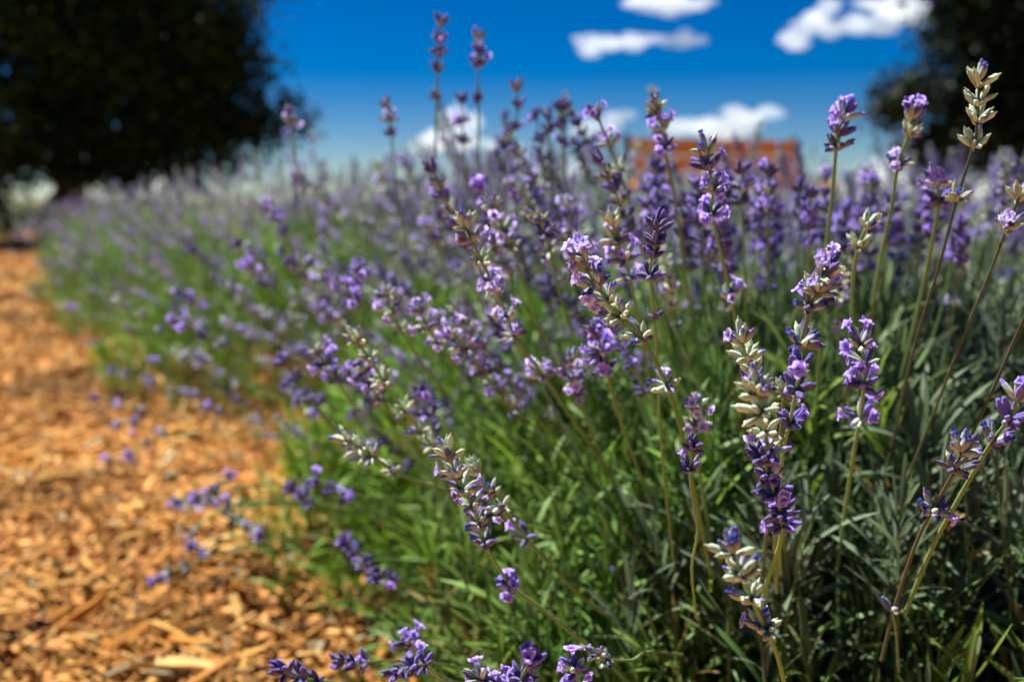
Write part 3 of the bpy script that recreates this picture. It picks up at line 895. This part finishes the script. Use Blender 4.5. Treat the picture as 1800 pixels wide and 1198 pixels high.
MIX = dict(pale=4.5, bloom=5.5, dark=1.5, lil=3)
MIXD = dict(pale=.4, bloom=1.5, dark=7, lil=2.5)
specs = [
    ('lavender bush with violet spikes directly behind the nearest bush', 0.80, 1.75, .50, .41, 240, SILVER, MIXD, 1),
    ('rounded lavender bush in the middle of the bed, left of centre', 0.10, 2.25, .50, .42, 230, GREEN, MIX, 1),
    ('lavender bush bulging over the mulch path on the left', -0.58, 2.8, .58, .42, 270, GREEN, MIX, 1),
    ('lavender bush behind the middle of the bed, under the small white cloud', 0.42, 3.05, .52, .46, 230, MIDG, MIXD, 1),
    ('lavender bush in front of the wooden bench', 1.2, 2.75, .52, .42, 230, MIDG, MIXD, 1),
    ('second lavender bush along the path edge beyond the bulging one', -1.2, 3.9, .58, .44, 170, MIDG, MIX, 2),
    ('lavender bush in the back row behind the bulging path-side bush', -0.10, 4.2, .58, .48, 150, MIDG, MIX, 2),
    ('lavender bush in the back row left of the bench', 0.85, 4.4, .55, .46, 130, MIDG, MIXD, 2),
    ('low lavender bush at the right edge of the bed under the dark tree', 2.05, 3.4, .48, .33, 90, SILVER, MIXD, 2),
    ('third lavender bush along the path edge, counting from the bulging one', -1.85, 5.1, .60, .45, 150, MIDG, MIX, 2),
    ('lavender bush behind the second path-edge bush', -0.75, 5.6, .60, .48, 130, MIDG, MIX, 2),
    ('fourth lavender bush along the path edge, soft grey violet', -2.55, 6.7, .62, .46, 130, MIDG, MIX, 2),
    ('lavender bush behind the third path-edge bush', -1.4, 7.2, .60, .48, 120, MIDG, MIX, 2),
    ('fifth lavender bush along the path edge near the left tree', -3.35, 8.5, .64, .46, 120, MIDG, MIX, 2),
    ('farthest lavender bush in the curve, just right of the left tree trunk', -4.3, 10.4, .66, .46, 100, MIDG, MIX, 2),
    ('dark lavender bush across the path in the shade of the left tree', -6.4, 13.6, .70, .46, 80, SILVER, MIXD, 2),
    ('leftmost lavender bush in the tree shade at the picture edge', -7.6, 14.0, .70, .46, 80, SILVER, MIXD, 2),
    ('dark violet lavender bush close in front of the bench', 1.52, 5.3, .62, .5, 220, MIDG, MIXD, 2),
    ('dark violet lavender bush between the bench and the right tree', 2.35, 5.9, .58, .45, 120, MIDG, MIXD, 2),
    ('full lavender bush on the skyline, just right of the left tree branch', -0.42, 3.55, .54, .48, 240, MIDG, MIX, 1),
    ('full lavender bush on the skyline below the two tall dark spikes', 0.0, 3.5, .5, .5, 240, MIDG, MIXD, 2),
    ('lavender bush at the far right beyond the low one', 2.9, 4.9, .55, .34, 80, SILVER, MIXD, 2),
]
fol_cache = {}
for i, (lab, x, y, R, H, n, tint, mix, lod) in enumerate(specs):
    e = bush(lab, x, y)
    if lod == 1:
        fmx, _ = foliage('foliage', R, H, 950, 30 + i, LEAF_LO, .054, 5, tint, None)
        fo = bpy.data.objects.new('foliage', fmx)
        link(fo, e)
    else:
        key = tint
        if key not in fol_cache:
            fol_cache[key] = foliage('foliage', .6, .45, 800, 60, LEAF_FAR, .06, 5, tint, None)[0]
        fo = bpy.data.objects.new('foliage', fol_cache[key])
        link(fo, e, Matrix.LocRotScale(Vector((0, 0, 0)), Quaternion((0, 0, 1), i * 1.3), Vector((R / .6, R / .6, H / .45))))
    tag(fo, kind='stuff')
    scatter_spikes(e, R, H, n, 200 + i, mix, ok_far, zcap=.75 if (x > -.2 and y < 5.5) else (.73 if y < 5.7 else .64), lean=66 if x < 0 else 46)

# ------------------------------------------------------------------ trees
def tree(label, loc, trunk_pts, trunk_r, limbs, blobs, nleaf, lsize, seed, col, spread=.16):
    r = np.random.default_rng(seed); rr = random.Random(seed)
    e = empty('tree', loc); tag(e, label, 'tree')
    L = Vector(loc)
    mb = MB()
    bc = np.array((.075, .05, .033))
    P = catmull([Vector(p) - L for p in trunk_pts], 4)
    tube(mb, P, [trunk_r * (1.35 - .8 * i / len(P)) * (1 + .5 * max(0, .12 - i / len(P))) for i in range(len(P))], bc, 9)
    for lp, lr in limbs:
        P = catmull([Vector(p) - L for p in lp], 4)
        tube(mb, P, [lr * (1.1 - .85 * i / len(P)) for i in range(len(P))], bc, 6)
    t = bpy.data.objects.new('trunk', mb.mesh('trunk', [M_bark])); link(t, e)
    # crown: sprays of leaves round many small twig ends inside the lobes
    vol = np.array([max(.05, b[1] * b[2] * b[3]) for b in blobs]) ** .7; vol = vol / vol.sum()
    nclump = nleaf // 28
    bi = r.choice(len(blobs), nclump, p=vol)
    V = np.array([(0, -.5, 0), (.32, 0, .04), (0, .5, 0), (-.32, 0, .04)]); F = np.array([(0, 1, 2), (0, 2, 3)])
    mats = []; tn = []
    for b in bi:
        c, ax, ay, az = blobs[b]
        d = Vector(r.normal(size=3)).normalized() * (rr.random() ** .38)
        p = Vector(c) - L + Vector((d.x * ax, d.y * ay, d.z * az))
        tone = rr.uniform(.6, 1.4)
        for k in range(28):
            q = Vector(r.normal(size=3)) * spread
            s = lsize * rr.uniform(.6, 1.3)
            eu = Quaternion(Vector(r.normal(size=3)).normalized(), rr.uniform(0, 6.28))
            mats.append(np.array(Matrix.LocRotScale(p + q, eu, Vector((s, s, s)))))
            tn.append(np.array(col) * tone * rr.uniform(.7, 1.3))
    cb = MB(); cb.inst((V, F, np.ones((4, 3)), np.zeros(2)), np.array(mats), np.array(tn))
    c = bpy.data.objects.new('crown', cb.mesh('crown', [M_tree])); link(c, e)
    return e

D = 12.0
g = lambda px, py, d=D: tuple(at(px, py, d))
base = g(105, 412); base = (base[0], base[1], 0)
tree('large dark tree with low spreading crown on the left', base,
     [base, g(108, 372), g(125, 335), g(118, 260), g(110, 120), g(120, -40)], .17,
     [([g(122, 330), g(170, 290), g(250, 240), g(330, 170)], .09), ([g(118, 320), g(60, 270), g(-20, 220)], .09), ([g(118, 260), g(220, 150), g(300, 20)], .08),
      ([g(150, 305), g(290, 262), g(400, 235), g(500, 205)], .05)],
     [(g(120, 150), 2.1, 1.9, 1.2), (g(250, 110), 1.5, 1.6, 1.25), (g(325, 115), .66, 1.2, .9), (g(200, -60), 2.2, 2.0, 1.2), (g(-60, 120), 1.6, 1.8, 1.4),
      (g(70, 265), 1.2, 1.4, .32), (g(250, 262), 1.0, 1.1, .33), (g(370, 245), .75, .9, .36), (g(440, 222), .24, .4, .13), (g(505, 205), .16, .25, .07), (g(320, 310, 12.4), .25, .4, .14),
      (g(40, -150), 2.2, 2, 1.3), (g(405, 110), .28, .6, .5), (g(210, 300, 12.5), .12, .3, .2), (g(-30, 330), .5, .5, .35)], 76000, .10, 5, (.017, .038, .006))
D = 10.0
base = g(1795, 445); base = (base[0], base[1], 0)
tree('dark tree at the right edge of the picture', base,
     [base, g(1797, 380), g(1790, 300), g(1795, 200), g(1830, 40), g(1850, -120)], .15,
     [([g(1792, 300), g(1740, 230), g(1660, 190), g(1590, 165)], .06), ([g(1792, 280), g(1720, 280), g(1640, 285)], .05), ([g(1800, 150), g(1730, 60), g(1680, -20)], .07)],
     [(g(1790, 60), .85, 1.2, 1.0), (g(1860, 120), 1.1, 1.4, 1.4), (g(1700, -30), .42, .8, .5), (g(1760, 200), .62, .9, .5), (g(1640, 165), .42, .6, .2), (g(1580, 180), .16, .3, .12),
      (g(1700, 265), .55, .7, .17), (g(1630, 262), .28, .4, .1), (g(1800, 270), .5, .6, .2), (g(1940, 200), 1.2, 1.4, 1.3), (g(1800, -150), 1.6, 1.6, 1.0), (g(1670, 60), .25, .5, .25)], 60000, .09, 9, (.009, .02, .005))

# unseen tree added only for its shade, left of and behind the camera; its twigs shade the right-hand front of the near bush
def up_sun(x, y, z, h):
    k = (h - z) / sd.z
    return tuple(Vector((x, y, z)) + sd * k)
tree('unseen tree added behind the camera to cast shade on the nearest bush', (-2.3, -1.6, 0),
     [(-2.3, -1.6, 0), (-2.25, -1.55, 1.2), (-2.1, -1.4, 2.4), (-2.0, -1.2, 3.6), (-1.9, -1.0, 4.8)], .16,
     [([(-2.1, -1.4, 2.4), (-1.6, -.4, 2.9), (-1.0, .7, 3.2), (-.6, 1.6, 3.3), (-.2, 2.1, 3.35)], .06), ([(-2.05, -1.3, 3.0), (-2.6, -.4, 3.5), (-2.6, .5, 3.6)], .05), ([(-2.0, -1.3, 3.2), (-1.2, -1.2, 3.9), (-.6, -.9, 4.2)], .05)],
     [(up_sun(.80, .66, .3, 3.3), .50, .52, .22), (up_sun(1.25, 1.1, .3, 3.3), .40, .45, .22),
      ((-2.2, -1.3, 4.6), 1.2, 1.2, 1.0), ((-2.7, -1.9, 3.9), .9, .9, .7), ((-1.5, -1.8, 4.2), .9, .9, .8)], 9000, .075, 13, (.035, .055, .015), .07)

# ------------------------------------------------------------------ bench
def beam(name, parent, c, sx, sy, sz, rx, col, mat, bev=.006):
    me = bpy.data.meshes.new(name); bm = bmesh.new()
    bmesh.ops.create_cube(bm, size=1.0)
    for v in bm.verts: v.co = Vector((v.co.x * sx, v.co.y * sy, v.co.z * sz))
    bmesh.ops.bevel(bm, geom=bm.edges[:], offset=bev, segments=2, affect='EDGES')
    bm.to_mesh(me); bm.free()
    a = me.color_attributes.new('Col', 'FLOAT_COLOR', 'POINT')
    for d_ in a.data: d_.color = (*col, 1)
    me.materials.append(mat)
    o = bpy.data.objects.new(name, me)
    link(o, parent, Matrix.Translation(c) @ Matrix.Rotation(rx, 4, 'X'))
    return o
bp = at(1290, 300, 7.6)
bench = empty('garden_bench', (bp.x, bp.y, 0)); bench.rotation_euler = (0, 0, math.radians(14))
tag(bench, 'orange stained wooden slat bench standing behind the lavender', 'bench')
WOOD = (.68, .30, .05); IRON = (.03, .028, .026)
for i in range(3):
    z = .638 + i * .138
    beam('backrest_slat', bench, Vector((0, .20 + .26 * (z - .45), z)), 1.40, .03, .126, -.25, WOOD, M_wood)
for i in range(4):
    beam('seat_slat', bench, Vector((0, -.22 + i * .115, .42)), 1.40, .10, .03, .0, WOOD, M_wood)
for s in (-1, 1):
    beam('back_post', bench, Vector((s * .725, .27, .50)), .05, .06, 1.04, -.25, IRON, M_iron)
    beam('leg', bench, Vector((s * .725, -.25, .30)), .05, .06, .60, .0, IRON, M_iron)
    beam('armrest', bench, Vector((s * .725, -.03, .62)), .07, .50, .035, .0, WOOD, M_wood)
    beam('seat_rail', bench, Vector((s * .725, -.02, .385)), .045, .42, .05, .0, IRON, M_iron)

# ------------------------------------------------------------------ clouds
M_cloud = bpy.data.materials.new('cloud'); M_cloud.use_nodes = True
n = M_cloud.node_tree; n.nodes.clear()
co_ = n.nodes.new('ShaderNodeOutputMaterial'); pv = n.nodes.new('ShaderNodeVolumePrincipled')
pv.inputs['Color'].default_value = (1, 1, 1, 1); pv.inputs['Density'].default_value = 0.06; pv.inputs['Anisotropy'].default_value = 0.3
n.links.new(pv.outputs[0], co_.inputs['Volume'])
CD = 600.0
def cloud(label, lobes):
    """lobes: (px,py,rx,ry) in picture size at 600 m; one lumpy closed skin"""
    bm = bmesh.new()
    for k, (px, py, rx, ry) in enumerate(lobes):
        c = at(px, py, CD) ; s = CD / FPX
        rc = random.Random(int(px) * 7 + k)
        for q in range(9):
          ret = bmesh.ops.create_icosphere(bm, subdivisions=2, radius=1.0)
          an = rc.uniform(0, 6.28); fr = 0 if q == 0 else rc.uniform(.4, .95); sz = .72 if q == 0 else rc.uniform(.16, .5)
          off = Vector((math.cos(an) * fr * rx * s, rc.uniform(-.4, .4) * rx * s, math.sin(an) * fr * ry * s))
          for v in ret['verts']:
            f = sz * (1 + .5 * noise.noise(v.co * 2.3 + Vector((k * 3.1, px * .01, q))) + .25 * noise.noise(v.co * 5 + Vector((k, 2, q))))
            v.co = Vector((v.co.x * rx * s * f, v.co.y * (rx + ry) * .5 * s * f, v.co.z * ry * s * f)) + c + off
    me = bpy.data.meshes.new('cloud'); bm.to_mesh(me); bm.free()
    me.materials.append(M_cloud)
    ctr = at(lobes[0][0], lobes[0][1], CD)
    me.transform(Matrix.Translation(-ctr))
    o = bpy.data.objects.new('cloud', me); link(o); o.location = ctr
    md = o.modifiers.new('remesh', 'REMESH'); md.mode = 'VOXEL'; md.voxel_size = 0.8
    tag(o, label, 'cloud')
cloud('white cloud cut by the top edge, above the long flat cloud', [(1130, 5, 60, 12), (1190, 10, 60, 20), (1160, -15, 70, 20), (1230, 8, 25, 9)])
cloud('long flat white cloud under the topmost one', [(1055, 78, 46, 17), (1110, 74, 50, 15), (1160, 68, 40, 11), (1205, 70, 38, 17)])
cloud('slanting cloud left of the pair at upper right', [(1395, 65, 40, 20), (1425, 42, 42, 30), (1450, 15, 28, 22), (1380, 75, 26, 9)])
cloud('wide cloud right of the slanting one, beside the right tree', [(1510, 45, 44, 22), (1560, 30, 50, 28), (1610, 20, 45, 28), (1580, 5, 60, 18)])
cloud('bright puffy cloud behind the tall dark spikes', [(765, 245, 44, 26), (800, 212, 38, 32), (834, 215, 20, 24), (800, 250, 58, 26), (742, 264, 26, 14)])
cloud('small cloud left of the wedge-shaped one', [(1040, 222, 34, 14), (1082, 208, 32, 19), (1020, 236, 24, 8)])
cloud('wedge-shaped white cloud above the bench', [(1190, 225, 42, 24), (1250, 220, 50, 22), (1310, 210, 48, 26), (1355, 196, 30, 20), (1280, 235, 70, 14)])
cloud('low cloud between the bench and the right tree', [(1535, 318, 50, 36), (1585, 305, 46, 40), (1615, 335, 44, 28), (1500, 340, 40, 18)])
cloud('low cloud under the right tree crown', [(1725, 325, 34, 26), (1755, 335, 30, 20), (1695, 345, 26, 12)])
cloud('faint low cloud behind the lavender left of the bench', [(905, 268, 24, 12), (960, 315, 30, 16), (1000, 300, 34, 20), (870, 260, 22, 10)])
cloud('pale low cloud seen under the left tree', [(170, 345, 46, 14), (90, 330, 30, 14), (250, 330, 30, 20), (295, 318, 24, 26)])
